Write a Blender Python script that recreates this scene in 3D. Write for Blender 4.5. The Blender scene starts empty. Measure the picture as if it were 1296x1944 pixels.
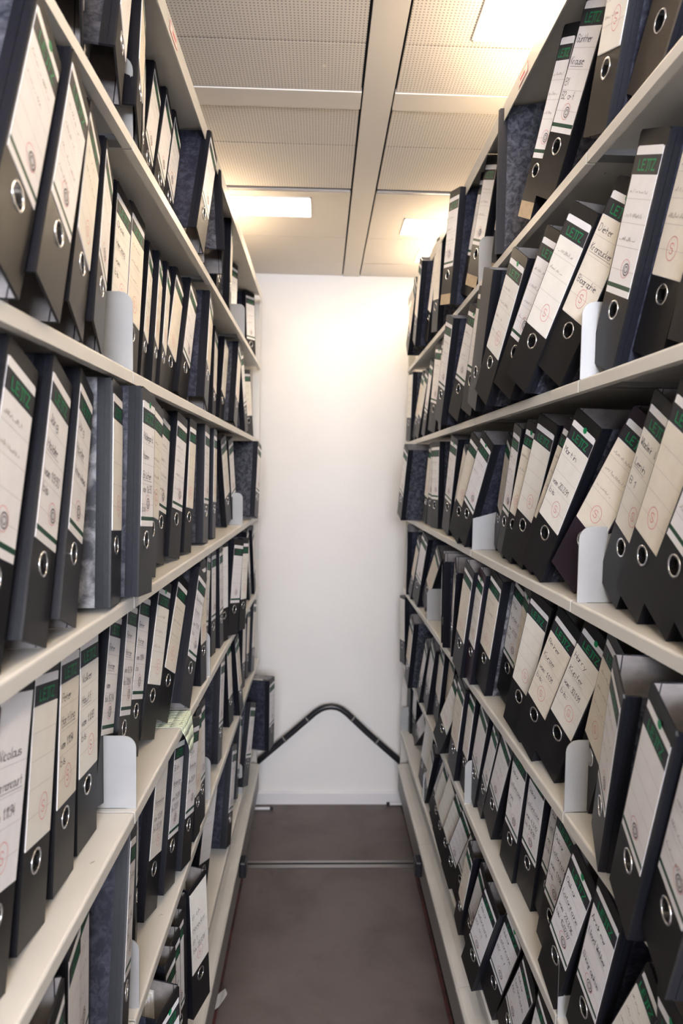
import bpy, bmesh, math, random
from mathutils import Vector, Matrix
random.seed(7)
C = bpy.context.scene.collection
H0 = 1.738                      # lens height above the floor

# ---------------------------------------------------------------- camera, light, exposure
PITCH, YAW, ROLL = 0.0582, 0.03143, 0.01508
cam_d = bpy.data.cameras.new('camera'); cam = bpy.data.objects.new('camera', cam_d); C.objects.link(cam)
fw = Vector((math.sin(YAW)*math.cos(PITCH), math.cos(YAW)*math.cos(PITCH), -math.sin(PITCH)))
r0 = Vector((math.cos(YAW), -math.sin(YAW), 0)); u0 = r0.cross(fw)
rr = math.cos(ROLL)*r0 + math.sin(ROLL)*u0; uu = math.cos(ROLL)*u0 - math.sin(ROLL)*r0
m = Matrix((rr, uu, -fw)).transposed().to_4x4(); m.translation = (0, 0, H0); cam.matrix_world = m
cam_d.sensor_fit = 'VERTICAL'; cam_d.sensor_height = 36.0; cam_d.lens = 1240.0/1944.0*36.0
cam_d.clip_start = 0.02
cam_d.dof.use_dof = True; cam_d.dof.focus_distance = 1.22; cam_d.dof.aperture_fstop = 4.6
S = bpy.context.scene
S.camera = cam
S.view_settings.view_transform = 'Standard'; S.view_settings.look = 'None'
S.view_settings.gamma = 1.0; S.view_settings.use_curve_mapping = False
S.view_settings.exposure = 1.5
w = bpy.data.worlds.new('world'); S.world = w; w.use_nodes = True
w.node_tree.nodes['Background'].inputs[0].default_value = (0.80, 0.86, 1.0, 1)
w.node_tree.nodes['Background'].inputs[1].default_value = 0.0
LAMP_COL = (1.0, 0.79, 0.56); LAMP_E = 10.0
DAY_COL = (0.84, 0.88, 1.0); DAY_W = 82.0
def area(name, loc, rot, sx, sy, power, col):
    d = bpy.data.lights.new(name, 'AREA'); d.shape = 'RECTANGLE'; d.size = sx; d.size_y = sy
    d.energy = power; d.color = col
    o = bpy.data.objects.new(name, d); C.objects.link(o); o.location = loc; o.rotation_euler = rot
    return o
# daylight entering by the window in the wall behind the viewer
area('window_daylight', (0.1, -2.56, 2.27), (math.radians(90), 0, 0), 1.6, 0.62, DAY_W, DAY_COL)

# ---------------------------------------------------------------- materials
MATS = {}
def mat(name, col, rough=0.5, metal=0.0, spec=0.5, emit=None, build=None):
    m = bpy.data.materials.new(name); m.use_nodes = True
    b = m.node_tree.nodes['Principled BSDF']
    b.inputs['Base Color'].default_value = (*col, 1); b.inputs['Roughness'].default_value = rough
    b.inputs['Metallic'].default_value = metal; b.inputs['Specular IOR Level'].default_value = spec
    if emit:
        b.inputs['Emission Color'].default_value = (*emit[0], 1); b.inputs['Emission Strength'].default_value = emit[1]
    if build: build(m.node_tree, b)
    MATS[name] = m
    return m
def N(t, kind, **kw):
    n = t.nodes.new(kind)
    for k, v in kw.items():
        if k in n.inputs: n.inputs[k].default_value = v
        else: setattr(n, k, v)
    return n
def coords(t): return t.nodes.new('ShaderNodeTexCoord').outputs['Object']
def noise(t, scale, detail=3, rough=0.5, dist=0.0):
    n = N(t, 'ShaderNodeTexNoise'); n.inputs['Scale'].default_value = scale; n.inputs['Detail'].default_value = detail
    n.inputs['Roughness'].default_value = rough; n.inputs['Distortion'].default_value = dist
    t.links.new(coords(t), n.inputs['Vector']); return n
def ramp(t, fac, stops):
    r = t.nodes.new('ShaderNodeValToRGB'); e = r.color_ramp.elements
    while len(e) < len(stops): e.new(0.5)
    for i, (p, c) in enumerate(stops): e[i].position = p; e[i].color = (*c, 1)
    t.links.new(fac, r.inputs['Fac']); return r
def mottled(scale, lo, hi, c0, c1, bump=0.0, dist=0.0, bscale=None):
    def f(t, b):
        n = noise(t, scale, 5, 0.6, dist); r = ramp(t, n.outputs['Fac'], [(lo, c0), (hi, c1)])
        t.links.new(r.outputs['Color'], b.inputs['Base Color'])
        if bump:
            n2 = noise(t, bscale or scale*6, 3); bp = N(t, 'ShaderNodeBump'); bp.inputs['Strength'].default_value = bump
            bp.inputs['Distance'].default_value = 0.001
            t.links.new(n2.outputs['Fac'], bp.inputs['Height']); t.links.new(bp.outputs['Normal'], b.inputs['Normal'])
    return f
mat('spine_black', (.02, .02, .022), .38, spec=.24, build=mottled(300, .3, .7, (.008, .008, .009), (.015, .0145, .016), .25, 0, 900))
mat('spine_plum', (.03, .02, .03), .38, spec=.24, build=mottled(300, .3, .7, (.020, .013, .021), (.030, .020, .032), .25, 0, 900))
mat('spine_warm_lit', (.05, .04, .03), .42, build=mottled(300, .3, .7, (.045, .036, .026), (.07, .056, .04), .25, 0, 900))  # black spine with the warm lamp light put into its colour
mat('hinge_cloth', (.015, .016, .025), .45, spec=.18, build=mottled(200, .3, .7, (.006, .0065, .010), (.010, .011, .017), .2, 0, 900))
mat('marbled_paper', (.06, .06, .08), .6, spec=.2, build=mottled(75, .40, .72, (.022, .024, .036), (.115, .12, .145), .1, .8))
mat('cloud_paper', (.1, .1, .12), .6, spec=.2, build=mottled(32, .42, .70, (.06, .063, .078), (.42, .43, .46), .1, .5))
mat('marbled_dark', (.03, .03, .05), .6, spec=.2, build=mottled(90, .42, .72, (.014, .015, .027), (.05, .055, .08), .1, .8))
mat('board_lining', (.2, .18, .17), .7, build=mottled(60, .3, .7, (.17, .155, .15), (.24, .22, .21)))
mat('paper', (.75, .73, .7), .8, build=mottled(9, .3, .7, (.70, .68, .64), (.82, .81, .80)))
mat('label_white', (.84, .83, .85), .5, build=mottled(40, .3, .8, (.81, .80, .82), (.87, .86, .88)))
mat('label_cream', (.72, .65, .54), .6, build=mottled(30, .3, .8, (.76, .70, .60), (.84, .79, .70)))
mat('label_ivory', (.76, .72, .65), .6, build=mottled(30, .3, .8, (.79, .765, .71), (.86, .84, .79)))
mat('kraft', (.50, .37, .22), .6, build=mottled(60, .3, .7, (.42, .31, .19), (.56, .43, .28)))
mat('print_dark', (.022, .022, .03), .5)
mat('print_green', (.0, .24, .085), .5)
mat('stripe_green', (.01, .06, .035), .5)
mat('rule_grey', (.5, .48, .47), .6)
mat('ink', (.06, .05, .07), .6)
mat('ink_faint', (.30, .26, .25), .6)
mat('ink_red', (.72, .16, .18), .6)
mat('chrome', (.78, .78, .80), .18, 1.0)
mat('rail_metal', (.45, .46, .5), .3, 1.0)
mat('lever_metal', (.5, .5, .52), .3, 1.0)
def rack_paint(t, b):
    n = noise(t, 7, 3); r = ramp(t, n.outputs['Fac'], [(.3, (.63, .61, .565)), (.7, (.69, .67, .625))])
    s = noise(t, 38, 6, .75, .6); k = ramp(t, s.outputs['Fac'], [(.69, (0, 0, 0)), (.71, (1, 1, 1))])
    mx = N(t, 'ShaderNodeMix', data_type='RGBA'); t.links.new(k.outputs['Color'], mx.inputs['Factor'])
    t.links.new(r.outputs['Color'], mx.inputs['A']); mx.inputs['B'].default_value = (.16, .10, .06, 1)
    t.links.new(mx.outputs['Result'], b.inputs['Base Color'])
mat('rack_paint', (.55, .53, .47), .38, build=rack_paint)
mat('rack_inner_shade', (.20, .20, .20), .5)  # rack colour darkened so the inside stays shaded and bounces less light
mat('base_grey', (.23, .22, .21), .45)
mat('bookend_paint', (.50, .51, .51), .4, build=mottled(12, .3, .7, (.34, .345, .35), (.40, .405, .41)))
mat('rubber_black', (.012, .012, .016), .35)
mat('recess_black', (.006, .006, .006), .8)
mat('red_strip', (.10, .03, .03), .6, build=mottled(18, .35, .65, (.035, .022, .022), (.12, .035, .03)))
mat('note_paper', (.70, .78, .60), .7)
mat('wall_paint', (.80, .785, .76), .85, build=mottled(3, .3, .7, (.79, .775, .755), (.815, .80, .78), .35, 0, 120))
mat('skirting', (.74, .73, .74), .5)
def floor_col(t, b):
    n = noise(t, 3.2, 6, .6, .5); r = ramp(t, n.outputs['Fac'], [(.3, (.095, .078, .072)), (.52, (.135, .112, .105)), (.75, (.16, .135, .128))])
    n2 = noise(t, 11, 5, .6, .4); r2 = ramp(t, n2.outputs['Fac'], [(.62, (1, 1, 1)), (.76, (.72, .7, .7))])
    mx = N(t, 'ShaderNodeMix', data_type='RGBA', blend_type='MULTIPLY'); mx.inputs['Factor'].default_value = .8
    t.links.new(r.outputs['Color'], mx.inputs['A']); t.links.new(r2.outputs['Color'], mx.inputs['B'])
    t.links.new(mx.outputs['Result'], b.inputs['Base Color'])
mat('floor_lino', (.13, .11, .10), .55, build=floor_col)
mat('track_metal', (.42, .40, .39), .35, .8)
mat('ceiling_paint', (.74, .69, .63), .8)
def perforated(t, b):
    tc = t.nodes.new('ShaderNodeTexCoord'); sc = N(t, 'ShaderNodeVectorMath', operation='SCALE'); sc.inputs['Scale'].default_value = 1/.0085
    t.links.new(tc.outputs['Object'], sc.inputs[0])
    fr = N(t, 'ShaderNodeVectorMath', operation='FRACTION'); t.links.new(sc.outputs[0], fr.inputs[0])
    sb = N(t, 'ShaderNodeVectorMath', operation='SUBTRACT'); sb.inputs[1].default_value = (.5, .5, 0); t.links.new(fr.outputs[0], sb.inputs[0])
    ml = N(t, 'ShaderNodeVectorMath', operation='MULTIPLY'); ml.inputs[1].default_value = (1, 1, 0); t.links.new(sb.outputs[0], ml.inputs[0])
    ln = N(t, 'ShaderNodeVectorMath', operation='LENGTH'); t.links.new(ml.outputs[0], ln.inputs[0])
    r = ramp(t, ln.outputs['Value'], [(.20, (.36, .33, .30)), (.26, (.74, .69, .63))])
    t.links.new(r.outputs['Color'], b.inputs['Base Color'])
mat('ceiling_perforated', (.74, .69, .63), .8, build=perforated)
def lamp_grid(t, b):
    tc = t.nodes.new('ShaderNodeTexCoord'); sc = N(t, 'ShaderNodeVectorMath', operation='SCALE'); sc.inputs['Scale'].default_value = 1/.018
    t.links.new(tc.outputs['Object'], sc.inputs[0])
    fr = N(t, 'ShaderNodeVectorMath', operation='FRACTION'); t.links.new(sc.outputs[0], fr.inputs[0])
    sp = t.nodes.new('ShaderNodeSeparateXYZ'); t.links.new(fr.outputs[0], sp.inputs[0])
    mn = N(t, 'ShaderNodeMath', operation='MINIMUM'); t.links.new(sp.outputs['X'], mn.inputs[0]); t.links.new(sp.outputs['Y'], mn.inputs[1])
    r = ramp(t, mn.outputs[0], [(.06, (.55, .55, .55)), (.14, (1, 1, 1))])
    mm = N(t, 'ShaderNodeMath', operation='MULTIPLY'); mm.inputs[1].default_value = LAMP_E
    t.links.new(r.outputs['Color'], mm.inputs[0]); t.links.new(mm.outputs[0], b.inputs['Emission Strength'])
mat('lamp_diffuser', (.9, .9, .9), .5, emit=(LAMP_COL, LAMP_E), build=lamp_grid)

# ---------------------------------------------------------------- helpers
def tag(o, label=None, cat=None, group=None, kind=None):
    if label: o['label'] = label
    if cat: o['category'] = cat
    if group: o['group'] = group
    if kind: o['kind'] = kind
    return o
class MB:
    """collects geometry with material slots and links it as one mesh object"""
    def __init__(s): s.v = []; s.f = []; s.m = []; s.mats = []; s.smooth = []
    def mi(s, name):
        if name not in s.mats: s.mats.append(name)
        return s.mats.index(name)
    def poly(s, pts, m, sm=False):
        i = len(s.v); s.v += [tuple(p) for p in pts]; s.f.append(tuple(range(i, i+len(pts)))); s.m.append(s.mi(m)); s.smooth.append(sm)
    def box(s, a, b, m, faces=None):
        (x0, y0, z0), (x1, y1, z1) = a, b
        P = [(x0,y0,z0),(x1,y0,z0),(x1,y1,z0),(x0,y1,z0),(x0,y0,z1),(x1,y0,z1),(x1,y1,z1),(x0,y1,z1)]
        F = {'-z':(3,2,1,0),'+z':(4,5,6,7),'-y':(0,1,5,4),'+y':(2,3,7,6),'-x':(3,0,4,7),'+x':(1,2,6,5)}
        i = len(s.v); s.v += P
        for k, q in F.items():
            s.f.append(tuple(i+j for j in q)); s.m.append(s.mi((faces or {}).get(k, m))); s.smooth.append(False)
    def prism(s, prof, axis, a0, a1, m, caps=True, sm=False):
        """extrude a closed 2D profile along an axis; prof in the other two axes (cyclic order)"""
        def P(p, t): return {'x': (t, p[0], p[1]), 'y': (p[0], t, p[1]), 'z': (p[0], p[1], t)}[axis]
        i = len(s.v); n = len(prof); s.v += [P(p, a0) for p in prof] + [P(p, a1) for p in prof]
        for k in range(n):
            l = (k+1) % n; s.f.append((i+k, i+l, i+n+l, i+n+k)); s.m.append(s.mi(m)); s.smooth.append(sm)
        if caps:
            s.f.append(tuple(i+k for k in reversed(range(n)))); s.m.append(s.mi(m)); s.smooth.append(False)
            s.f.append(tuple(i+n+k for k in range(n))); s.m.append(s.mi(m)); s.smooth.append(False)
    def ribbon(s, pts, wd, m, y=0.0):
        """flat stroke in the xz plane"""
        for a, b in zip(pts[:-1], pts[1:]):
            dx, dz = b[0]-a[0], b[1]-a[1]; L = math.hypot(dx, dz)
            if L < 1e-7: continue
            ex, ez = dx/L*wd/2, dz/L*wd/2; nx, nz = -ez, ex
            A = (a[0]-ex*.6, a[1]-ez*.6); B = (b[0]+ex*.6, b[1]+ez*.6)
            s.poly([(A[0]-nx, y, A[1]-nz), (B[0]-nx, y, B[1]-nz), (B[0]+nx, y, B[1]+nz), (A[0]+nx, y, A[1]+nz)], m)
    def torus(s, c, R, r, m, y0=0, ns=28, nr=8):
        i = len(s.v)
        for a in range(ns):
            t = 2*math.pi*a/ns
            for b in range(nr):
                q = 2*math.pi*b/nr; rad = R + r*math.cos(q)
                s.v.append((c[0]+rad*math.cos(t), y0 - r*.8*math.sin(q), c[1]+rad*math.sin(t)))
        for a in range(ns):
            for b in range(nr):
                s.f.append((i+a*nr+b, i+((a+1)%ns)*nr+b, i+((a+1)%ns)*nr+(b+1)%nr, i+a*nr+(b+1)%nr)); s.m.append(s.mi(m)); s.smooth.append(True)
    def tube(s, pts, r, m, n=10):
        pts = [Vector(p) for p in pts]; i = len(s.v); K = len(pts)
        ref = None
        for k, p in enumerate(pts):
            d = (pts[min(k+1, K-1)] - pts[max(k-1, 0)]).normalized()
            if ref is None:
                ref = d.orthogonal().normalized()
            ref = (ref - d*ref.dot(d)).normalized(); bi = d.cross(ref)
            for a in range(n):
                t = 2*math.pi*a/n; s.v.append(tuple(p + r*(math.cos(t)*ref + math.sin(t)*bi)))
        for k in range(K-1):
            for a in range(n):
                s.f.append((i+k*n+a, i+k*n+(a+1)%n, i+(k+1)*n+(a+1)%n, i+(k+1)*n+a)); s.m.append(s.mi(m)); s.smooth.append(True)
        s.f.append(tuple(i+a for a in reversed(range(n)))); s.m.append(s.mi(m)); s.smooth.append(False)
        s.f.append(tuple(i+(K-1)*n+a for a in range(n))); s.m.append(s.mi(m)); s.smooth.append(False)
    def mesh(s, name):
        me = bpy.data.meshes.new(name); me.from_pydata(s.v, [], s.f)
        for n in s.mats: me.materials.append(MATS[n])
        me.polygons.foreach_set('material_index', s.m); me.polygons.foreach_set('use_smooth', s.smooth); me.update()
        return me
    def build(s, name, parent=None):
        return link(name, s.mesh(name), parent)
def link(name, me, parent=None):
    o = bpy.data.objects.new(name, me); C.objects.link(o)
    if parent: o.parent = parent
    return o
def empty(name, loc=(0, 0, 0)):
    o = bpy.data.objects.new(name, None); C.objects.link(o); o.location = loc; o.empty_display_size = .05
    return o
def bevel(o, wd, seg=2):
    md = o.modifiers.new('bevel', 'BEVEL'); md.width = wd; md.segments = seg; md.limit_method = 'ANGLE'; md.angle_limit = math.radians(50)

XL, XR, Y1, BAY, Z1 = -.2916, .4021, 1.0255, .7015, H0+.5039
JO = [Y1 + BAY*k for k in range(-2, 4)]          # joints between bays
def shelf_z(l): return Z1 - .35*(l-1)
YW, ZC = 3.36, H0+.997                           # end wall, ceiling

# ---------------------------------------------------------------- the room
def struct(name, b): o = b.build(name); tag(o, kind='structure'); return o
b = MB(); b.box((-2.2, -2.75, -.02), (2.4, YW+.02, -.001), 'recess_black')
b.box((-.312, -2.6, -.001), (.428, 2.785, .0), 'floor_lino'); b.box((-.325, 2.845, -.001), (.44, YW, .0), 'floor_lino')
b.box((-2.2, -2.75, -.001), (2.4, -.45, .0005), 'floor_lino')
struct('floor', b)
b = MB(); b.box((-2.2, YW, 0), (2.4, YW+.12, ZC+.1), 'wall_paint'); struct('wall_far', b)
b = MB(); b.box((-2.32, -2.75, 0), (-2.2, YW, ZC+.1), 'wall_paint'); struct('wall_left', b)
b = MB(); b.box((2.4, -2.75, 0), (2.52, YW, ZC+.1), 'wall_paint'); struct('wall_right', b)
b = MB()                                          # near wall with a window opening behind the viewer
wx0, wx1, wz0, wz1 = -.75, .95, 1.9, 2.62
b.box((-2.2, -2.75, 0), (wx0, -2.6, ZC+.1), 'wall_paint'); b.box((wx1, -2.75, 0), (2.4, -2.6, ZC+.1), 'wall_paint')
b.box((wx0, -2.75, 0), (wx1, -2.6, wz0), 'wall_paint'); b.box((wx0, -2.75, wz1), (wx1, -2.6, ZC+.1), 'wall_paint')
struct('wall_near', b)
b = MB()
for a in ((wx0, wx0+.05), (wx1-.05, wx1), (.075, .125)): b.box((a[0], -2.70, wz0), (a[1], -2.64, wz1), 'skirting')
b.box((wx0, -2.70, wz0), (wx1, -2.64, wz0+.05), 'skirting'); b.box((wx0, -2.70, wz1-.05), (wx1, -2.64, wz1), 'skirting')
struct('window_1', b)
b = MB(); b.prism([(YW, 0), (YW-.016, 0), (YW-.016, .058), (YW-.008, .066), (YW, .066)], 'x', -2.2, 2.4, 'skirting'); struct('baseboard_far', b)
# embedded cross track in the floor
b = MB(); b.box((-.325, 2.785, -.004), (.45, 2.845, -.0005), 'recess_black')
b.box((-.325, 2.788, -.003), (.45, 2.812, .0015), 'track_metal'); b.box((-.325, 2.826, -.003), (.45, 2.842, .0015), 'track_metal')
o = struct('trim_1', b)
# worn red edging strips either side of the floor panel
b = MB(); b.box((-.325, -.45, -.002), (-.312, 2.785, .003), 'red_strip'); b.box((-.340, 2.845, -.002), (-.325, 3.25, .003), 'red_strip'); struct('trim_2', b)
b = MB(); b.box((.428, -.45, -.002), (.441, 2.785, .003), 'red_strip'); b.box((.44, 2.845, -.002), (.453, 3.25, .003), 'red_strip'); struct('trim_3', b)
# ceiling: a slab, beams, and perforated or plain panels set between them
b = MB(); b.box((-2.2, -2.75, ZC+.012), (2.4, YW, ZC+.1), 'recess_black')
LAMPS = [(-.62, -.05, 2.43, 2.61), (.31, .80, 2.60, 2.77), (.33, .80, 1.05, 1.55), (.42, .80, 2.95, 3.11),
         (-.62, -.10, -.35, .05), (.33, .80, -.35, .05), (-.62, -.10, -1.6, -1.2), (.33, .80, -1.6, -1.2)]
def rect_minus(x0, x1, y0, y1, holes):
    rs = [(x0, x1, y0, y1)]
    for (a, b_, c, d) in holes:
        out = []
        for (p, q, r, s_) in rs:
            if b_ <= p or a >= q or d <= r or c >= s_: out.append((p, q, r, s_)); continue
            if a > p: out.append((p, a, r, s_))
            if b_ < q: out.append((b_, q, r, s_))
            pa, qb = max(a, p), min(b_, q)
            if c > r: out.append((pa, qb, r, c))
            if d < s_: out.append((pa, qb, d, s_))
        rs = out
    return rs
YS = [-2.75, -1.62, -1.09, -.54, -.01, .07, .54, 1.06, 1.575, 1.766, 1.846, 2.05, 2.352, 2.39, 2.83, 3.16, YW]
for (xa, xb) in ((-.90, .092), (.180, 1.2)):
    for ya, yb in zip(YS[:-1], YS[1:]):
        if abs(ya-1.766) < .001 or abs(ya+.01) < .001 or abs(ya-2.352) < .001: continue
        g = .0022
        mname = 'ceiling_perforated' if ya < 2.3 else 'ceiling_paint'
        for (p, q, r, s_) in rect_minus(xa+g, xb-g, ya+g, yb-g, LAMPS):
            b.box((p, r, ZC+.002), (q, s_, ZC+.02), mname)
for ya, yb in ((1.766, 1.846), (-.01, .07)): 
    for (xa, xb) in ((-.90, .092), (.180, 1.2)): b.box((xa, ya+.001, ZC-.001), (xb, yb-.001, ZC+.02), 'ceiling_paint')
b.box((.0965, -2.75, ZC-.001), (.1755, YW, ZC+.02), 'ceiling_paint')
b.box((-2.2, -2.75, ZC), (-.903, YW, ZC+.02), 'ceiling_paint'); b.box((1.203, -2.75, ZC), (2.4, YW, ZC+.02), 'ceiling_paint')
for (xa, xb) in ((-.90, .088), (.184, 1.2)):
    b.box((xa, 2.362, ZC-.002), (xb, 2.372, ZC+.02), 'track_metal'); b.box((xa, 2.378, ZC-.002), (xb, 2.388, ZC+.02), 'ceiling_paint')
struct('ceiling', b)
names = ['the left one of the far pair', 'the right one of the far pair', 'big one at the top right', 'small farthest one at the right']
for i, (xa, xb, ya, yb) in enumerate(LAMPS):
    t = empty('ceiling_lamp', ((xa+xb)/2, (ya+yb)/2, ZC)); hx, hy = (xb-xa)/2, (yb-ya)/2
    lab = ['glowing recessed ceiling lamp above the left rack', 'glowing recessed ceiling lamp above the right rack, middle of three there',
           'large glowing gridded ceiling lamp above the near part of the right rack', 'glowing ceiling lamp farthest back, above the right rack end'][i] if i < 4 else 'recessed ceiling lamp behind the viewer, row %d, %s side' % (1+(i-4)//2, ('left', 'right')[i % 2])
    tag(t, lab, 'lamp', 'recessed ceiling lamps')
    f = MB()
    for s_ in (-1, 1):
        f.box((min(s_*hx, s_*(hx-.004)), -hy, -.002), (max(s_*hx, s_*(hx-.004)), hy, .03), 'ceiling_paint')
        f.box((-hx, min(s_*hy, s_*(hy-.004)), -.002), (hx, max(s_*hy, s_*(hy-.004)), .03), 'ceiling_paint')
    f.build('lamp_frame', t)
    f = MB(); f.box((-hx+.004, -hy+.004, .004), (hx-.004, hy-.004, .010), 'lamp_diffuser'); f.build('lamp_diffuser', t)

# ---------------------------------------------------------------- the two mobile racks
def rack(side):
    s = 1 if side == 'left' else -1              # direction towards the aisle
    x0 = XL if side == 'left' else XR
    X = lambda d: x0 - s*d                        # d = depth into the rack from the shelf lip
    t = empty('mobile_shelf_rack', (X(.18), (JO[0]+JO[-1])/2, 0)); off = Vector(t.location)
    tag(t, 'long beige metal mobile shelving rack along the %s side of the aisle' % side, 'shelf rack', 'mobile racks either side of the aisle')
    def bx(bm, d0, d1, y0, y1, z0, z1, mm, faces=None):
        a, c = sorted((X(d0), X(d1)))
        if faces and s < 0 or faces and s > 0:
            faces = {({'lip': '+x' if s > 0 else '-x'}.get(k, k)): v for k, v in faces.items()}
        bm.box((a-off.x, y0-off.y, z0-off.z), (c-off.x, y1-off.y, z1-off.z), mm, faces)
    D = .41
    for l in range(1, 7):
        z = shelf_z(l)
        for k in range(5):
            ya, yb = JO[k]+.0022, JO[k+1]-.0022
            f = MB()
            # one folded sheet: top, rounded front lip, short return flange, back flange
            r = .004; prof = [(D, z-.002)]
            prof = [(D, z-.0012), (D, z-.012), (D-.0015, z-.012), (D-.0015, z-.0035), (.0035, z-.0035), (.0015, z-.0185), (.014, z-.0185), (.014, z-.020), (.0, z-.020)]
            prof += [(r - r*math.cos(a), z-r+r*math.sin(a)) for a in (0, .4, .8, 1.2, 1.57)]
            prof = [(X(d)-off.x, zz-off.z) for d, zz in prof]
            if s > 0: prof = prof[::-1]
            f.prism(prof, 'y', ya-off.y, yb-off.y, 'rack_paint')
            o = f.build('shelf', t)
    # top canopy with a rounded front fascia
    zc = H0+.795
    f = MB()
    for k in range(5):
        bx(f, -.002, D, JO[k]+.001, JO[k+1]-.001, zc+.036, zc+.038, 'rack_paint'); bx(f, -.004, -.002, JO[k]+.001, JO[k+1]-.001, zc, zc+.038, 'rack_paint')
    f.build('canopy', t)
    f = MB(); bx(f, D+.02, D+.024, JO[0], JO[-1], .18, zc+.03, 'rack_inner_shade'); f.build('shade_back_panel', t)  # panel added to make the space behind the binders dark
    for k in range(6):
        f = MB(); yy = JO[k]; bx(f, D-.022, D+.018, yy-.016, yy+.016, .16, zc+.03, 'rack_inner_shade'); f.build('upright', t)
    f = MB(); yy = JO[-1]+.056; bx(f, .012, .045, yy-.005, yy+.02, .16, zc+.03, 'rack_paint'); f.build('upright', t)
    # slim cross bars under every joint
    for l in range(1, 7):
        for k in range(1, 5):
            f = MB(); z = shelf_z(l); bx(f, .02, D-.03, JO[k]-.012, JO[k]+.012, z-.012, z-.0036, 'rack_inner_shade'); f.build('cross_bar', t)
    # carriage: rounded cap, grey side, dark wheel recess
    for k in range(5):
        f = MB(); za = .318; ya, yb = JO[k]+.0015, JO[k+1]-.0015
        prof = [(.055, za-.004), (.04, za), (.02, za+.001), (-.002, za-.002), (-.008, za-.008), (-.008, za-.02), (.055, za-.02)]
        prof = [(X(d)-off.x, zz-off.z) for d, zz in prof]
        if s < 0: prof = prof[::-1]
        f.prism(prof, 'y', ya-off.y, yb-off.y, 'rack_paint'); f.build('carriage_cap', t)
    f = MB(); bx(f, -.004, D+.02, JO[0], JO[-1], .188, .30, 'base_grey'); f.build('carriage', t)
    f = MB(); bx(f, .07, D-.01, JO[0]+.02, JO[-1]-.02, .004, .188, 'recess_black'); f.build('wheel_housing', t)
    f = MB(); yy = 2.39; bx(f, -.03, -.004, yy-.028, yy+.028, .225, .285, 'rubber_black'); o = f.build('buffer', t); bevel(o, .006)
    return t
rack('left'); rack('right')

# ---------------------------------------------------------------- lettering
GL = {'A':'022842;1434','B':'02083847463505;3544433202','C':'4738180703123243','D':'020828464422 02','E':'48080242;0535','F':'480802;0535',
'G':'473818070312324345 25','H':'0208;4248;0545','I':'2228','J':'3833221203','K':'0208;480542','L':'080242','M':'0208254842','N':'02084248','O':'120307183847433212',
'P':'02083847463505','R':'02083847463505;2542','S':'473818070615354443321203','T':'0848;2822','U':'080312324348','V':'082248','W':'0812253248','Z':'08480242','Q':'120307183847433212;3441','X':'0248;0842','Y':'0825;482522',
'a':'451504031232 43;4542','b':'0802324344 3505','c':'351504031232','d':'484212030415 45','e':'04443515 04031232','f':'382722;1535','g':'45150403124 3;454010','h':'0802;0415354442','i':'2522;2726',
'j':'252010;2726','k':'0802;350332','l':'181222','m':'0502;04152422;24354442','n':'0502;0415354442','o':'150403123243443515','p':'0500;053544433202','q':'453512030415;4540','r':'0502;041525','s':'350504433202','t':'171322;0535',
'u':'0503123243;4542','v':'052245','w':'0512243245','x':'0542;4502','y':'0522;4510','z':'05450242','0':'120307183847433212','1':'062822','2':'071838474602 42','3':'08482544433212 03',
'4':'380444;3632','5':'4808053544433202','6':'38170403123243443504','7':'084812','8':'150607183847463515040312324344 35','9':'123346473818070615 46','.':'1213','-':'0434',':':'1213;1516','/':'0248',
'ü':'0503123243;4542;1716;3736','ö':'150403123243443515;1716;3736','ä':'451504031232 43;4542;1716;3736'}
def glyph(ch):
    s = GL.get(ch)
    if not s: return []
    out = []
    for part in s.replace(' ', '').split(';'):
        if len(part) % 2: part = part[:-1]
        out.append([(int(part[i]), int(part[i+1])) for i in range(0, len(part), 2)])
    return out
def write(b, txt, x0, z0, size, wd, m, y, adv=5.4, slant=.06, jit=0.0, maxw=None):
    """stroke lettering; size is the capital height; x0 left end, z0 base line"""
    u = size/6.0; L = len(txt)*adv*u*.9
    sx = u*.9
    if maxw and L > maxw: sx *= maxw/L
    x = x0
    for ch in txt:
        for pl in glyph(ch):
            pts = [(x + (p[0] + slant*(p[1]-2)*2)*sx + random.uniform(-jit, jit)*u, z0 + (p[1]-2)*u + random.uniform(-jit, jit)*u) for p in pl]
            b.ribbon(pts, wd, m, y)
        x += adv*sx*(0.55 if ch in 'il.:I1' else 1)
    return x
def scribble(b, x0, x1, z, h, wd, m, y, rnd):
    """a line of handwriting too faint to read"""
    x = x0; pts = []
    while x < x1:
        pts.append((x, z + (rnd.uniform(0, h) if len(pts) % 2 else rnd.uniform(-.1, .15)*h))); x += rnd.uniform(.0009, .0024)
        if rnd.random() < .12 and len(pts) > 1: b.ribbon(pts, wd, m, y); pts = []; x += .0015
    b.ribbon(pts, wd, m, y)
def disc(b, cx, cz, r, m, y, n=16, sx=1.0):
    b.poly([(cx + r*sx*math.cos(2*math.pi*k/n), y, cz + r*math.sin(2*math.pi*k/n)) for k in range(n)], m)
def ringflat(b, cx, cz, r, wd, m, y, n=24, sx=.82):
    b.ribbon([(cx + r*sx*math.cos(2*math.pi*k/n), cz + r*math.sin(2*math.pi*k/n)) for k in range(n+1)], wd, m, y)

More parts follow.
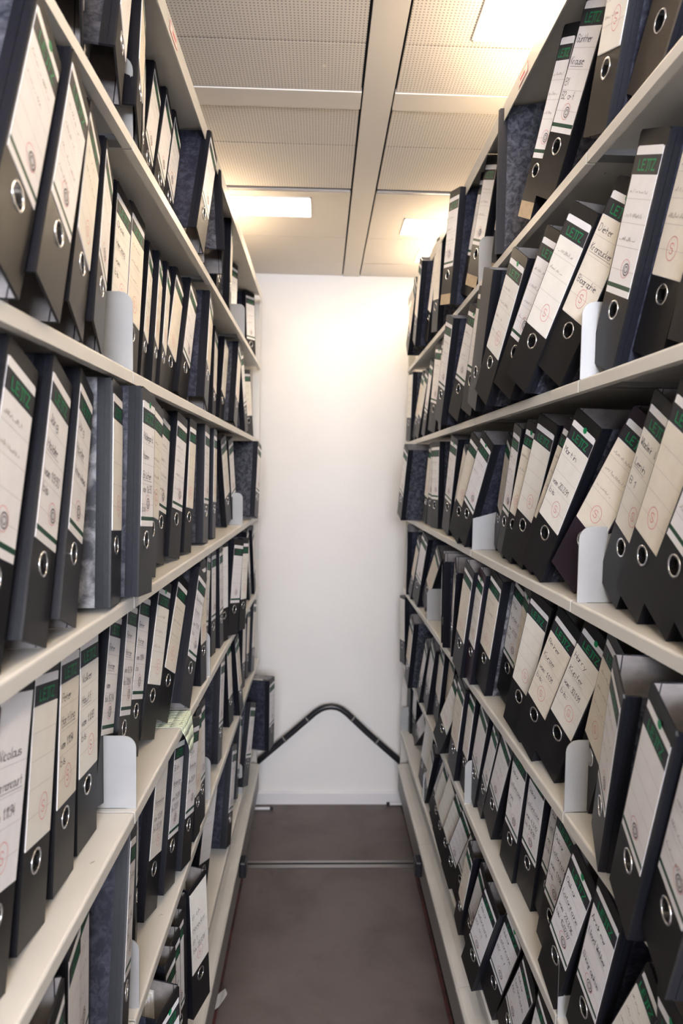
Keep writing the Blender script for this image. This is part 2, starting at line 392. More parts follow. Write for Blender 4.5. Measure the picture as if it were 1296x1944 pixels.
# ---------------------------------------------------------------- the lever arch binder
BH, BD, TH = .318, .285, .0028
CACHE = {}
def cached(key, fn):
    if key not in CACHE: CACHE[key] = fn()
    return CACHE[key]
def spine_mesh(wd, body, tan):
    """spine board in the xz plane with a real finger hole; outer face at y=0"""
    b = MB(); cz, R, n = .085, (.0125 if wd > .06 else .0108), 24
    h = wd/2; c = .0035
    outer = [(h, 0), (h, BH-c), (h-c, BH), (-h+c, BH), (-h, BH-c), (-h, 0)]
    def P(x, z, y): return (x, y, z)
    zl, zh = cz-.028, cz+.028; x1 = min(h, .028)
    hole = [(R*math.cos(2*math.pi*k/n), cz + R*math.sin(2*math.pi*k/n)) for k in range(n)]
    sq = []
    for k in range(n):
        t = 2*math.pi*k/n; q = max(abs(math.cos(t)), abs(math.sin(t))); sq.append((x1*math.cos(t)/q, cz + .028*math.sin(t)/q))
    for y, flip in ((0, False), (TH, True)):
        def add(pts):
            pts = [P(x, z, y) for x, z in pts]
            b.poly(pts[::-1] if flip else pts, 'board_lining' if flip else body)
        for k in range(n): l = (k+1) % n; add([hole[k], sq[k], sq[l], hole[l]])
        if x1 < h:
            add([(x1, zl), (h, zl), (h, zh), (x1, zh)]); add([(-h, zl), (-x1, zl), (-x1, zh), (-h, zh)])
        zt = .045 if tan else 0
        if tan and not flip:
            b.poly([P(-h, 0, y), P(h, 0, y), P(h, .03, y), P(-h, .03, y)], 'kraft')
            add([(-h, .03), (h, .03), (h, zl), (-h, zl)])
        else: add([(-h, 0), (h, 0), (h, zl), (-h, zl)])
        add([(-h, zh), (h, zh), (h, BH-c), (h-c, BH), (-h+c, BH), (-h, BH-c)])
    for k in range(n):
        l = (k+1) % n; b.poly([P(*hole[l], 0), P(*hole[k], 0), P(*hole[k], TH), P(*hole[l], TH)][::-1], 'recess_black')
    ol = [(-h, 0), (h, 0)] + outer[1:5]
    for k in range(len(ol)):
        l = (k+1) % len(ol); b.poly([P(*ol[k], 0), P(*ol[k], TH), P(*ol[l], TH), P(*ol[l], 0)], body)
    return b.mesh('spine')
def cover_mesh(wd, sgn, marb):
    """cover board: rounded fold at the spine, cloth hinge strip, marbled paper, lining inside"""
    b = MB(); h = wd/2; xo, xi = sgn*h, sgn*(h-TH)
    def slab(y0, y1, mo, z0=0, z1=BH):
        a, c = sorted((xo, xi)); out = '+x' if sgn > 0 else '-x'; inn = '-x' if sgn > 0 else '+x'
        b.box((a, y0, z0), (c, y1, z1), mo, {inn: 'board_lining', '+z': mo, '-z': mo})
    slab(TH, .0095, 'hinge_cloth'); slab(.0110, .021, 'hinge_cloth')
    a, c = sorted((xo - sgn*.0008, xi)); b.box((a, .0095, 0), (c, .0110, BH), 'hinge_cloth')
    slab(.021, BD-.003, marb)
    a, c = sorted((xo, xi)); b.box((a, BD-.003, 0), (c, BD, BH), 'hinge_cloth')
    return b.mesh('cover')
def rail_mesh(wd, sgn):
    b = MB(); h = wd/2
    a, c = sorted((sgn*(h+.0004), sgn*(h-TH-.0004))); b.box((a, .05, -.0006), (c, BD-.002, .0035), 'rail_metal')
    return b.mesh('edge_rail')
def rivet_mesh(wd, sgn):
    b = MB(); x = sgn*(wd/2+.0006)
    for y in (.075, .155):
        for z in (.105, .205):
            n = 10; pts = [(x, y+.0032*math.cos(2*math.pi*k/n), z+.0032*math.sin(2*math.pi*k/n)) for k in range(n)]
            b.poly(pts if sgn > 0 else pts[::-1], 'recess_black')
            base = [(x-sgn*.0006, p[1], p[2]) for p in pts]
            for k in range(n): l = (k+1) % n; b.poly([pts[k], pts[l], base[l], base[k]], 'rubber_black')
    return b.mesh('rivets')
def paper_mesh(wd, fill, sgn=1):
    b = MB(); h = wd/2-TH-.0015; w2 = (wd-2*TH-.003)*fill; x0 = h - w2; rnd = random.Random(int(wd*1000)+int(fill*100))
    k = 6
    for i in range(k):
        a = x0 + w2*i/k; c = x0 + w2*(i+1)/k - .0003; yy = .048 + rnd.uniform(0, .006); z1 = .300 + rnd.uniform(-.003, .002)
        b.box((a, yy, .006 + rnd.uniform(0, .003)), (c, yy+.21, z1), 'paper')
    return b.mesh('paper_stack')
def lever_mesh(wd):
    b = MB(); h = wd/2-TH
    b.box((-h+.0005, .012, .10), (-h+.0025, .046, .215), 'lever_metal')
    for z in (.118, .198):
        pts = [(-h+.002, .045, z)] + [(-h+.004+(wd-.03)*t, .045-.012*math.sin(math.pi*t), z) for t in (.1, .3, .5, .7, .9)] + [(h-.004, .046, z)]
        b.tube(pts, .0016, 'lever_metal', 6)
    b.tube([(-h+.004, .03, .158), (-h+.02, .024, .175), (-h+.03, .022, .205)], .0022, 'lever_metal', 6)
    return b.mesh('lever_arch')
def ring_mesh(wd):
    b = MB(); R = (.0125 if wd > .06 else .0108)
    b.torus((0, .085), R+.0005, .0016, 'chrome', 0, 28, 8)
    n = 24
    for k in range(n):
        t0, t1 = 2*math.pi*k/n, 2*math.pi*(k+1)/n; r = R-.0008
        b.poly([(r*math.cos(t0), 0, .085+r*math.sin(t0)), (r*math.cos(t1), 0, .085+r*math.sin(t1)), (r*math.cos(t1), .008, .085+r*math.sin(t1)), (r*math.cos(t0), .008, .085+r*math.sin(t0))], 'chrome', True)
    return b.mesh('finger_ring')
def label_mesh(wd, st, var):
    b = MB(); e = .0005; h = wd/2-.0035
    def strip(z0, z1, m, y=-e, hh=h, round_=False):
        if round_:
            c = .0028; b.poly([(-hh, y, z0), (hh, y, z0), (hh, y, z1-c), (hh-c, y, z1), (-hh+c, y, z1), (-hh, y, z1-c)], m)
        else: b.poly([(-hh, y, z0), (hh, y, z0), (hh, y, z1), (-hh, y, z1)], m)
    T = BH
    def edge(z0, z1, hh, y):                     # thickness of the sticker
        for sx in (-1, 1): b.poly([(sx*hh, y, z0), (sx*hh, y, z1), (sx*hh, 0, z1), (sx*hh, 0, z0)], 'label_white')
        b.poly([(-hh, y, z0), (-hh, 0, z0), (hh, 0, z0), (hh, y, z0)], 'label_white')
    if st in 'LC':
        strip(T-.031, T-.020, 'label_white', round_=True); strip(T-.055, T-.031, 'print_dark')
        strip(T-.197, T-.055, 'label_white'); strip(T-.203, T-.197, 'stripe_green'); strip(T-.212, T-.203, 'label_white')
        edge(T-.212, T-.021, h, -e)
    if st == 'C':
        m = 'label_cream' if var % 2 else 'label_ivory'; strip(T-.211, T-.0555, m, -2*e, h+.0008); edge(T-.211, T-.0555, h+.0008, -2*e)
    if st == 'W':
        m = 'label_ivory' if var % 3 else 'label_white'; strip(T-.209, T-.012, m, -2*e, h+.0015); edge(T-.209, T-.012, h+.0015, -2*e)
    y = -e-.00015 if st == 'L' else -2*e-.00015
    for k in range(4):
        z = T-.085-.031*k; b.poly([(-h, y, z-.00025), (h, y, z-.00025), (h, y, z+.00025), (-h, y, z+.00025)], 'rule_grey')
    return b.mesh('spine_label')
def brand_mesh(wd, dot):
    b = MB(); h = wd/2-.0035; y = -.0009; s = .0125 if wd > .06 else .0115
    tw = 5*5.4*(s/6)*.9; x0 = -h*.60 if wd > .06 else -h*.80
    x = x0; avail = (h*1.36 if wd > .06 else h*1.62)
    u = s/6; adv = avail/5
    for ch in ('L', 'E', 'J_', 'T', 'Z'):
        g = {'L': [[(0,8),(0,2),(3.6,2)]], 'E': [[(3.8,8),(0,8),(0,2),(3.8,2)], [(0,5.2),(3.2,5.2)]], 'J_': [[(0.6,8),(2.6,8),(2.6,2),(1.2,1.4)]],
             'T': [[(-.3,8),(4.2,8)], [(2,8),(2,2)]], 'Z': [[(0,8),(4,8),(0,2),(4.2,2)]]}[ch]
        for pl in g: b.ribbon([(x + p[0]*adv*.2, BH-.0495 + (p[1]-2)*u) for p in pl], .0021, 'print_green', y)
        x += adv*(.72 if ch == 'J_' else 1.04)
    if dot: disc(b, h*.1, BH-.0215, .0052, 'print_green', y-.0002)
    return b.mesh('brand_lettering')
def stamp_mesh(wd, kind, seed):
    b = MB(); rnd = random.Random(seed); h = wd/2-.0035; y = -.0014 if kind == 'S' else -.0010
    cx = rnd.uniform(-.1, .25)*h; cz = BH-.180 + rnd.uniform(-.004, .006)
    if kind == 'S':
        r = min(.015, h*.62); ringflat(b, cx, cz, r, .0007, 'ink_red', y)
        write(b, 'S', cx-r*.33, cz-r*.42, r*.85, .0009, 'ink_red', y, slant=0)
    else:
        r = min(.0125, h*.5)
        ringflat(b, cx, cz, r, .0006, 'ink_red', y, sx=1.0)
        ringflat(b, cx+.003, cz-.001, r*.62, .0013, 'ink', y-.0001, sx=1.0); ringflat(b, cx+.003, cz-.001, r*.33, .0011, 'ink', y-.0001, sx=1.0)
    return b.mesh('stamp')
def hand_meshes(wd, st, lines, seed):
    rnd = random.Random(seed); h = wd/2-.0035; y = -.0010 if st == 'L' else -.0014; out = []
    if lines:
        for i, tx in enumerate(lines):
            z = BH-.078-.0305*i + rnd.uniform(-.001, .001)
            if not tx: continue
            b = MB(); und = tx.endswith('_'); tx = tx.rstrip('_')
            if i >= 3: z += .010
            xe = write(b, tx, -h*.86, z, .0108 if wd > .06 else .009, .0009, 'ink', y, adv=4.6, slant=.05, jit=.12, maxw=h*1.7)
            if und: b.ribbon([(-h*.86, z-.003), (min(xe, h*.85), z-.0035)], .0005, 'ink', y)
            out.append(b.mesh('handwritten_line'))
    else:
        for i in range(rnd.choice((2, 3, 3, 4))):
            b = MB(); scribble(b, -h*.85, h*rnd.uniform(.1, .75), BH-.078-.0305*i, .0062, .0006, 'ink_faint', y, rnd); out.append(b.mesh('handwritten_line'))
    return out

def place(side, X, Y, Z, ln, yw, tl, wd):
    """matrix of a binder: x along the spine, y into the shelf, z up the spine"""
    ln, yw, tl = map(math.radians, (ln, yw, tl)); s = 1 if side < 0 else -1
    def P(a, h):
        y = a*math.cos(ln) + h*math.sin(ln); z = -a*math.sin(ln) + h*math.cos(ln) + wd/2*math.sqrt(math.sin(ln)**2+4e-4)
        o = z*math.sin(tl); z = z*math.cos(tl); o2 = o*math.cos(yw) + y*math.sin(yw); y2 = y*math.cos(yw) - o*math.sin(yw)
        return Vector((X + s*o2, Y + y2, Z + z))
    p0 = P(0, 0); ew = (P(1, 0)-p0).normalized(); ez = (P(0, 1)-p0).normalized(); ex = ew*s
    ey = ez.cross(ex).normalized()
    m = Matrix((ex, ey, ez)).transposed().to_4x4(); m.translation = p0
    return m
CLOUDY = {('L3', 3), ('L4', 3), ('R4', 9)}
def make_binder(side, row, idx, wd, st, flags, pose, lines, lab, group, body='spine_black'):
    X, Y, ln, yw, tl, Z = pose
    t = empty('lever_arch_binder'); t.matrix_world = place(side, X, Y, Z, ln, yw, tl, wd)
    tag(t, lab, 'binder', group)
    seed = sum(map(ord, row))*31 + idx
    wd = wd - .0014
    near = -1 if side < 0 else 1                 # local x of the cover that faces the viewer
    marb = 'cloud_paper' if (row, idx) in CLOUDY else ('marbled_paper' if (seed*7) % 5 < 3 else 'marbled_dark')
    tan = 'T' in flags
    link('spine', cached(('sp', wd, body, tan), lambda: spine_mesh(wd, body, tan)), t)
    for sg in (-1, 1):
        nm = 'front_cover' if sg > 0 else 'back_cover'
        cv = link(nm, cached(('cv', wd, sg, marb), lambda: cover_mesh(wd, sg, marb)), t)
        link('edge_rail', cached(('rl', wd, sg), lambda: rail_mesh(wd, sg)), cv)
        if sg == near: link('cover_rivets', cached(('rv', wd, sg), lambda: rivet_mesh(wd, sg)), cv)
    ff = (.45, .62, .8)[seed % 3]
    link('paper_stack', cached(('pp', wd, ff), lambda: paper_mesh(wd, ff)), t)
    link('lever_arch', cached(('lv', wd), lambda: lever_mesh(wd)), t)
    link('finger_ring', cached(('rg', wd), lambda: ring_mesh(wd)), t)
    if st in 'LCW':
        lb = link('spine_label', cached(('lb', wd, st, seed % 6), lambda: label_mesh(wd, st, seed % 6)), t)
        if st in 'LC':
            dot = (seed % 3 == 0) if side > 0 else (seed % 7 == 0)
            link('brand_lettering', cached(('br', wd, dot), lambda: brand_mesh(wd, dot)), lb)
        kind = 'S' if (st == 'C' or (st == 'W' and lines)) else ('R' if st == 'L' else None)
        if kind: link('stamp', cached(('st', wd, kind, seed % 4), lambda: stamp_mesh(wd, kind, seed % 4)), lb)
        if lines or seed % 5:
            for hm in (hand_meshes(wd, st, lines, seed) if lines else cached(('hw', wd, st, seed % 9), lambda: hand_meshes(wd, st, None, seed))):
                link('handwritten_line', hm, lb)
    return t

# spine width, label style, flags, X, Y, lean, turn, tilt of every binder (metres, degrees), nearest first on each shelf
BINDERS = [
 ('L1', 0, 0.08, 'W', '', -0.2877, 0.8082, 34.3, -18.6, 0.0),
 ('L1', 1, 0.08, 'W', '', -0.2787, 0.9161, 32.2, -10.9, 0.0),
 ('L1', 2, 0.08, 'C', '', -0.2871, 1.0413, 26.0, -11.0, 0.0),
 ('L1', 3, 0.055, 'L', '', -0.3142, 1.1616, 31.7, -12.7, 0.0),
 ('L1', 4, 0.08, 'L', '', -0.3377, 1.2608, 27.5, -3.3, 0.0),
 ('L1', 5, 0.08, 'L', '', -0.3381, 1.3496, 27.5, -1.7, 0.0),
 ('L1', 6, 0.08, 'L', '', -0.3393, 1.4385, 27.5, -1.7, 0.0),
 ('L1', 7, 0.08, 'L', '', -0.2817, 1.5247, 27.4, 2.6, 0.0),
 ('L1', 8, 0.08, 'N', '', -0.252, 1.6845, 33.0, -12.0, 0.0),
 ('L1', 9, 0.08, 'W', '', -0.3243, 2.0398, 18.1, -1.2, 0.0),
 ('L1', 10, 0.08, 'C', '', -0.3009, 2.1417, 17.7, -4.2, 0.0),
 ('L1', 11, 0.08, 'L', '', -0.3626, 2.62, 2.9, 20.0, 0.0),
 ('L1', 12, 0.08, 'L', '', -0.331, 3.07, -3.0, 25.0, 0.0),
 ('L2', 0, 0.08, 'L', '', -0.2771, 0.5846, 25.2, -4.7, 0.0),
 ('L2', 1, 0.08, 'L', '', -0.2765, 0.6776, 24.8, -5.4, 0.0),
 ('L2', 2, 0.08, 'C', '', -0.2871, 0.7801, 24.7, -8.6, 0.0),
 ('L2', 3, 0.08, 'L', '', -0.2944, 0.8763, 24.7, -10.5, 0.0),
 ('L2', 4, 0.08, 'C', '', -0.3446, 1.1055, 10.4, 1.1, 0.0),
 ('L2', 5, 0.08, 'C', '', -0.3432, 1.1854, 10.8, 1.1, 0.0),
 ('L2', 6, 0.055, 'C', '', -0.3479, 1.2856, 21.4, -5.5, 0.0),
 ('L2', 7, 0.055, 'C', '', -0.3418, 1.3443, 21.6, -5.5, 0.0),
 ('L2', 8, 0.055, 'C', '', -0.3408, 1.4027, 22.7, -4.6, 0.0),
 ('L2', 9, 0.08, 'C', '', -0.3461, 1.4762, 23.3, 1.9, 0.0),
 ('L2', 10, 0.08, 'L', '', -0.3305, 1.5614, 23.3, 2.3, 0.0),
 ('L2', 11, 0.08, 'C', '', -0.2938, 1.6724, 23.4, -3.1, 0.0),
 ('L2', 12, 0.08, 'C', '', -0.3542, 2.1594, 13.2, -2.2, 0.0),
 ('L2', 13, 0.08, 'W', '', -0.348, 2.2788, 20.4, 1.2, 0.0),
 ('L2', 14, 0.08, 'C', '', -0.3109, 2.3665, 19.9, 1.1, 0.0),
 ('L2', 15, 0.055, 'L', '', -0.3011, 2.6393, -18.7, 5.6, 0.0),
 ('L2', 16, 0.08, 'C', '', -0.34, 3.1, -7.1, 20.8, 0.0),
 ('L3', 0, 0.08, 'L', '', -0.2991, 0.5801, 19.6, -3.1, 0.0),
 ('L3', 1, 0.08, 'L', '', -0.2945, 0.6774, 20.7, -5.6, 0.0),
 ('L3', 2, 0.08, 'L', '', -0.296, 0.7709, 20.7, -7.3, 0.0),
 ('L3', 3, 0.08, 'C', '', -0.2921, 0.9362, 5.0, -7.3, 0.0),
 ('L3', 4, 0.08, 'L', '', -0.2714, 1.0162, 4.9, -0.5, 0.0),
 ('L3', 5, 0.08, 'C', '', -0.3017, 1.1627, 12.4, -0.8, 0.0),
 ('L3', 6, 0.08, 'L', '', -0.3265, 1.3262, 12.2, 0.1, 0.0),
 ('L3', 7, 0.08, 'L', '', -0.3167, 1.4182, 11.6, 4.7, 0.0),
 ('L3', 8, 0.055, 'C', '', -0.3142, 1.5464, 8.2, 6.4, 0.0),
 ('L3', 9, 0.08, 'L', '', -0.3114, 1.7727, 5.0, -0.7, 0.0),
 ('L3', 10, 0.055, 'C', '', -0.3123, 1.9164, 4.0, 0.0, 0.0),
 ('L3', 11, 0.08, 'C', '', -0.3302, 2.36, -18.0, 4.7, 0.0),
 ('L3', 12, 0.08, 'L', '', -0.3267, 2.49, -16.0, 4.0, 0.0),
 ('L3', 13, 0.08, 'L', '', -0.2703, 2.7384, 12.6, 5.0, 0.0),
 ('L4', 0, 0.08, 'L', '', -0.319, 0.5357, 15.0, 0.0, 0.0),
 ('L4', 1, 0.08, 'W', '', -0.322, 0.6224, 14.0, 0.0, 0.0),
 ('L4', 2, 0.08, 'C', '', -0.325, 0.729, 11.0, -2.0, 0.0),
 ('L4', 3, 0.08, 'C', '', -0.33, 0.8351, 7.0, -3.0, 0.0),
 ('L4', 4, 0.08, 'C', '', -0.335, 0.9358, 3.0, 0.0, 0.0),
 ('L4', 5, 0.08, 'L', '', -0.3442, 1.0261, 18.5, -2.5, 0.0),
 ('L4', 6, 0.08, 'L', '', -0.34, 1.1104, 18.3, -2.4, 0.0),
 ('L4', 7, 0.08, 'L', '', -0.3438, 1.1933, 18.3, 0.6, 0.0),
 ('L4', 8, 0.08, 'C', '', -0.3373, 1.2764, 20.2, 5.9, 0.0),
 ('L4', 9, 0.08, 'C', '', -0.3294, 1.3615, 28.0, 5.9, 0.0),
 ('L4', 10, 0.08, 'L', '', -0.2991, 1.4525, 28.0, 5.0, 0.0),
 ('L4', 11, 0.055, 'C', '', -0.2973, 1.6709, -1.2, 4.8, 0.0),
 ('L4', 12, 0.08, 'L', '', -0.3166, 1.7404, -0.6, 4.5, 0.0),
 ('L4', 13, 0.055, 'L', '', -0.3214, 1.8225, 11.2, 1.3, 0.0),
 ('L4', 14, 0.055, 'L', '', -0.316, 1.9346, 0.5, 5.1, 0.0),
 ('L4', 15, 0.055, 'L', '', -0.3056, 2.033, -3.4, 2.7, 0.0),
 ('L4', 16, 0.055, 'W', '', -0.3053, 2.0861, -0.6, 16.8, 0.0),
 ('L4', 17, 0.08, 'L', '', -0.2877, 2.1494, 9.1, 16.8, 0.0),
 ('L4', 18, 0.055, 'C', '', -0.267, 2.2388, 5.5, 15.7, 0.0),
 ('L4', 19, 0.055, 'L', '', -0.2992, 2.8087, -19.0, 2.1, 0.0),
 ('L4', 20, 0.055, 'C', '', -0.2924, 2.9442, -21.0, 0.8, 0.0),
 ('L5', 0, 0.08, 'L', '', -0.2811, 0.6943, -2.3, -8.1, 0.0),
 ('L5', 1, 0.08, 'L', '', -0.2994, 0.7786, 4.3, -9.6, 0.0),
 ('L5', 2, 0.08, 'L', '', -0.3162, 0.8565, 4.2, -8.8, 0.0),
 ('L5', 3, 0.08, 'L', '', -0.2849, 0.9401, 23.2, -8.7, 0.0),
 ('L5', 4, 0.055, 'L', '', -0.3349, 1.1831, 18.8, -12.2, 0.0),
 ('L5', 5, 0.08, 'W', '', -0.3294, 1.2652, 15.6, 4.4, 0.0),
 ('L5', 6, 0.08, 'L', '', -0.3112, 1.3474, 15.3, 4.4, 0.0),
 ('L5', 7, 0.08, 'L', '', -0.2931, 1.4311, 14.8, 4.3, 0.0),
 ('L5', 8, 0.055, 'C', '', -0.2931, 1.5648, 2.4, 4.3, 0.0),
 ('L5', 9, 0.055, 'L', '', -0.2932, 1.6353, -0.6, 4.3, 0.0),
 ('L5', 10, 0.08, 'L', '', -0.3014, 1.9745, 10.3, 0.6, 0.0),
 ('L5', 11, 0.055, 'C', '', -0.3078, 2.2834, -7.9, 7.6, 0.0),
 ('L5', 12, 0.055, 'C', '', -0.284, 2.3944, -17.2, 6.2, 0.0),
 ('L5', 13, 0.055, 'C', '', -0.3133, 2.676, 4.0, 6.0, 0.0),
 ('L5', 14, 0.055, 'C', '', -0.3123, 2.7995, 8.0, 5.0, 0.0),
 ('L5', 15, 0.08, 'C', '', -0.2963, 2.8824, 12.0, 3.0, 0.0),
 ('L6', 0, 0.08, 'L', '', -0.285, 0.8784, 0.0, 26.0, 0.0),
 ('L6', 1, 0.055, 'N', '', -0.3, 1.0534, -2.0, 6.0, 0.0),
 ('L6', 2, 0.08, 'L', '', -0.252, 1.1083, -2.0, 16.0, 0.0),
 ('L6', 3, 0.055, 'L', '', -0.275, 1.2184, -2.0, 8.0, 0.0),
 ('L6', 4, 0.055, 'L', '', -0.278, 1.2732, -2.0, 8.0, 0.0),
 ('L6', 5, 0.055, 'L', '', -0.282, 1.328, -2.0, 8.0, 0.0),
 ('L6', 6, 0.055, 'N', '', -0.288, 1.3832, -2.0, 8.0, 0.0),
 ('L6', 7, 0.08, 'W', '', -0.262, 1.462, -4.0, 18.0, 0.0),
 ('L6', 8, 0.08, 'W', '', -0.3317, 1.8169, 16.1, 13.7, 0.0),
 ('L6', 9, 0.08, 'L', '', -0.2907, 2.096, 19.5, 3.6, 0.0),
 ('L6', 10, 0.055, 'C', '', -0.3042, 2.4195, 21.4, 1.4, 0.0),
 ('L6', 11, 0.08, 'L', '', -0.2824, 2.5086, 20.7, 9.6, 0.0),
 ('L6', 12, 0.08, 'L', '', -0.2105, 2.9039, 0.3, 12.2, 0.0),
 ('R1', 0, 0.08, 'N', '', 0.4315, 0.9258, -35.4, 2.9, 0.0),
 ('R1', 1, 0.08, 'C', '', 0.4059, 1.0115, -21.6, 2.9, 0.0),
 ('R1', 2, 0.08, 'L', '', 0.4077, 1.25, -30.4, 13.3, 0.0),
 ('R1', 3, 0.055, 'L', 'T', 0.3979, 1.3281, -27.0, 13.3, 0.0),
 ('R1', 4, 0.08, 'N', '', 0.4, 1.5465, -1.0, -18.0, 0.0),
 ('R1', 5, 0.08, 'W', 'T', 0.4374, 1.7075, -18.7, 2.4, 0.0),
 ('R1', 6, 0.08, 'L', 'T', 0.4026, 1.8202, -23.1, 10.3, 0.0),
 ('R1', 7, 0.08, 'L', '', 0.4087, 1.9093, -23.1, 10.9, 0.0),
 ('R1', 8, 0.08, 'L', 'T', 0.3629, 1.9839, -11.2, 10.9, 0.0),
 ('R1', 9, 0.08, 'W', '', 0.3934, 2.3493, -8.7, 5.2, 0.0),
 ('R1', 10, 0.055, 'W', '', 0.3922, 2.527, -27.6, 3.9, 0.0),
 ('R1', 11, 0.08, 'C', '', 0.3589, 2.6179, -27.7, -0.1, 0.0),
 ('R1', 12, 0.08, 'C', '', 0.3565, 2.8161, -46.5, -0.1, 0.0),
 ('R2', 0, 0.08, 'N', '', 0.4514, 0.8162, -21.0, 3.2, 0.0),
 ('R2', 1, 0.08, 'C', '', 0.4542, 0.9194, -24.1, 3.0, 0.0),
 ('R2', 2, 0.08, 'L', '', 0.4264, 1.0048, -24.2, 3.0, 0.0),
 ('R2', 3, 0.08, 'C', '', 0.3975, 1.1523, -36.3, 16.9, 0.0),
 ('R2', 4, 0.08, 'C', '', 0.3662, 1.2448, -35.6, 16.8, 0.0),
 ('R2', 5, 0.08, 'L', '', 0.37, 1.3544, -34.0, 14.9, 0.0),
 ('R2', 6, 0.08, 'C', '', 0.3554, 1.476, -34.1, 9.6, 0.0),
 ('R2', 7, 0.08, 'N', '', 0.3636, 1.5994, -21.3, 2.2, 0.0),
 ('R2', 8, 0.08, 'L', '', 0.3814, 1.7425, -21.0, 7.5, 0.0),
 ('R2', 9, 0.08, 'L', '', 0.3821, 1.9184, -26.1, 10.9, 0.0),
 ('R2', 10, 0.08, 'L', '', 0.3603, 2.0476, -20.6, 5.2, 0.0),
 ('R2', 11, 0.08, 'C', '', 0.4216, 2.3639, -12.1, -1.6, 0.0),
 ('R2', 12, 0.08, 'L', '', 0.408, 2.4496, -13.1, 9.1, 0.0),
 ('R2', 13, 0.055, 'L', '', 0.4254, 2.7651, -23.0, 5.6, 0.0),
 ('R2', 14, 0.055, 'C', '', 0.4238, 2.9441, -30.0, 6.8, 0.0),
 ('R2', 15, 0.055, 'C', '', 0.4196, 3.0079, -30.0, 6.7, 0.0),
 ('R2', 16, 0.08, 'W', '', 0.4036, 3.073, -5.6, 6.7, 0.0),
 ('R3', 0, 0.08, 'N', '', 0.3982, 0.7, -37.8, -0.9, 0.0),
 ('R3', 1, 0.08, 'L', '', 0.4162, 0.795, -31.6, -0.9, 0.0),
 ('R3', 2, 0.08, 'C', '', 0.4252, 0.8864, -28.9, -0.9, 0.0),
 ('R3', 3, 0.08, 'C', '', 0.4417, 0.984, -29.9, -1.0, 0.0),
 ('R3', 4, 0.08, 'C', 'U', 0.418, 1.1081, -35.9, 16.1, 0.0),
 ('R3', 5, 0.08, 'C', '', 0.3995, 1.2202, -31.4, 12.1, 0.0),
 ('R3', 6, 0.055, 'C', 'U', 0.4153, 1.3052, -28.8, 12.1, 0.0),
 ('R3', 7, 0.08, 'C', '', 0.4182, 1.3897, -23.4, 9.7, 0.0),
 ('R3', 8, 0.055, 'C', '', 0.4211, 1.464, -20.1, 9.7, 0.0),
 ('R3', 9, 0.055, 'L', '', 0.4334, 1.5614, -19.9, 1.8, 0.0),
 ('R3', 10, 0.055, 'C', '', 0.4616, 1.7164, -28.7, -3.7, 0.0),
 ('R3', 11, 0.08, 'L', '', 0.3872, 1.8002, -31.4, 10.1, 0.0),
 ('R3', 12, 0.08, 'C', '', 0.3868, 1.8943, -29.0, 10.0, 0.0),
 ('R3', 13, 0.055, 'W', '', 0.4186, 2.0744, -36.1, -0.4, 0.0),
 ('R3', 14, 0.08, 'L', '', 0.4101, 2.1435, -15.4, 5.4, 0.0),
 ('R3', 15, 0.08, 'L', '', 0.419, 2.4025, -0.3, 9.9, 0.0),
 ('R3', 16, 0.055, 'L', '', 0.419, 2.5265, -7.6, 6.9, 0.0),
 ('R3', 17, 0.055, 'C', '', 0.4161, 2.6243, -15.1, 6.8, 0.0),
 ('R3', 18, 0.08, 'L', '', 0.3378, 2.8162, -21.3, 5.5, 0.0),
 ('R4', 0, 0.08, 'L', '', 0.3714, 0.679, -21.2, -8.3, 0.0),
 ('R4', 1, 0.08, 'L', '', 0.3726, 0.767, -21.4, -8.2, 0.0),
 ('R4', 2, 0.08, 'L', '', 0.399, 0.8978, -23.9, -15.3, 0.0),
 ('R4', 3, 0.08, 'C', '', 0.4422, 1.0541, -24.2, -3.4, 0.0),
 ('R4', 4, 0.08, 'C', '', 0.4142, 1.156, -27.7, 11.9, 0.0),
 ('R4', 5, 0.08, 'C', '', 0.402, 1.2447, -27.4, 11.8, 0.0),
 ('R4', 6, 0.08, 'C', '', 0.4062, 1.3361, -19.7, 11.0, 0.0),
 ('R4', 7, 0.055, 'C', '', 0.4455, 1.4669, -19.3, -1.3, 0.0),
 ('R4', 8, 0.08, 'L', '', 0.4424, 1.5361, -19.5, 5.2, 0.0),
 ('R4', 9, 0.08, 'C', '', 0.4072, 1.6166, -18.9, 5.2, 0.0),
 ('R4', 10, 0.055, 'C', 'U', 0.3918, 1.6918, -18.9, 4.2, 0.0),
 ('R4', 11, 0.08, 'C', '', 0.3765, 1.76, -18.9, 4.1, 0.0),
 ('R4', 12, 0.08, 'L', '', 0.4012, 1.962, -29.6, -8.4, 0.0),
 ('R4', 13, 0.055, 'N', '', 0.395, 2.0567, -24.2, -11.5, 0.0),
 ('R4', 14, 0.055, 'C', '', 0.4013, 2.1155, -24.2, -11.5, 0.0),
 ('R4', 15, 0.08, 'C', '', 0.4188, 2.6119, -43.1, 5.6, 0.0),
 ('R4', 16, 0.08, 'L', '', 0.3963, 2.6991, -23.6, 8.8, 0.0),
 ('R4', 17, 0.055, 'C', '', 0.3946, 2.8493, -32.5, 4.4, 0.0),
 ('R4', 18, 0.08, 'C', '', 0.397, 2.9784, -21.1, -7.1, 0.0),
 ('R5', 0, 0.08, 'L', '', 0.3903, 0.656, 3.7, -7.6, 0.0),
 ('R5', 1, 0.055, 'C', '', 0.4104, 0.8903, -29.3, -0.5, 0.0),
 ('R5', 2, 0.08, 'L', '', 0.4073, 0.9597, -18.1, 0.6, 0.0),
 ('R5', 3, 0.08, 'L', '', 0.4003, 1.0736, -23.7, 3.2, 0.0),
 ('R5', 4, 0.08, 'L', '', 0.4267, 1.1585, -15.7, 3.1, 0.0),
 ('R5', 5, 0.08, 'L', '', 0.4495, 1.2418, -15.7, 3.1, 0.0),
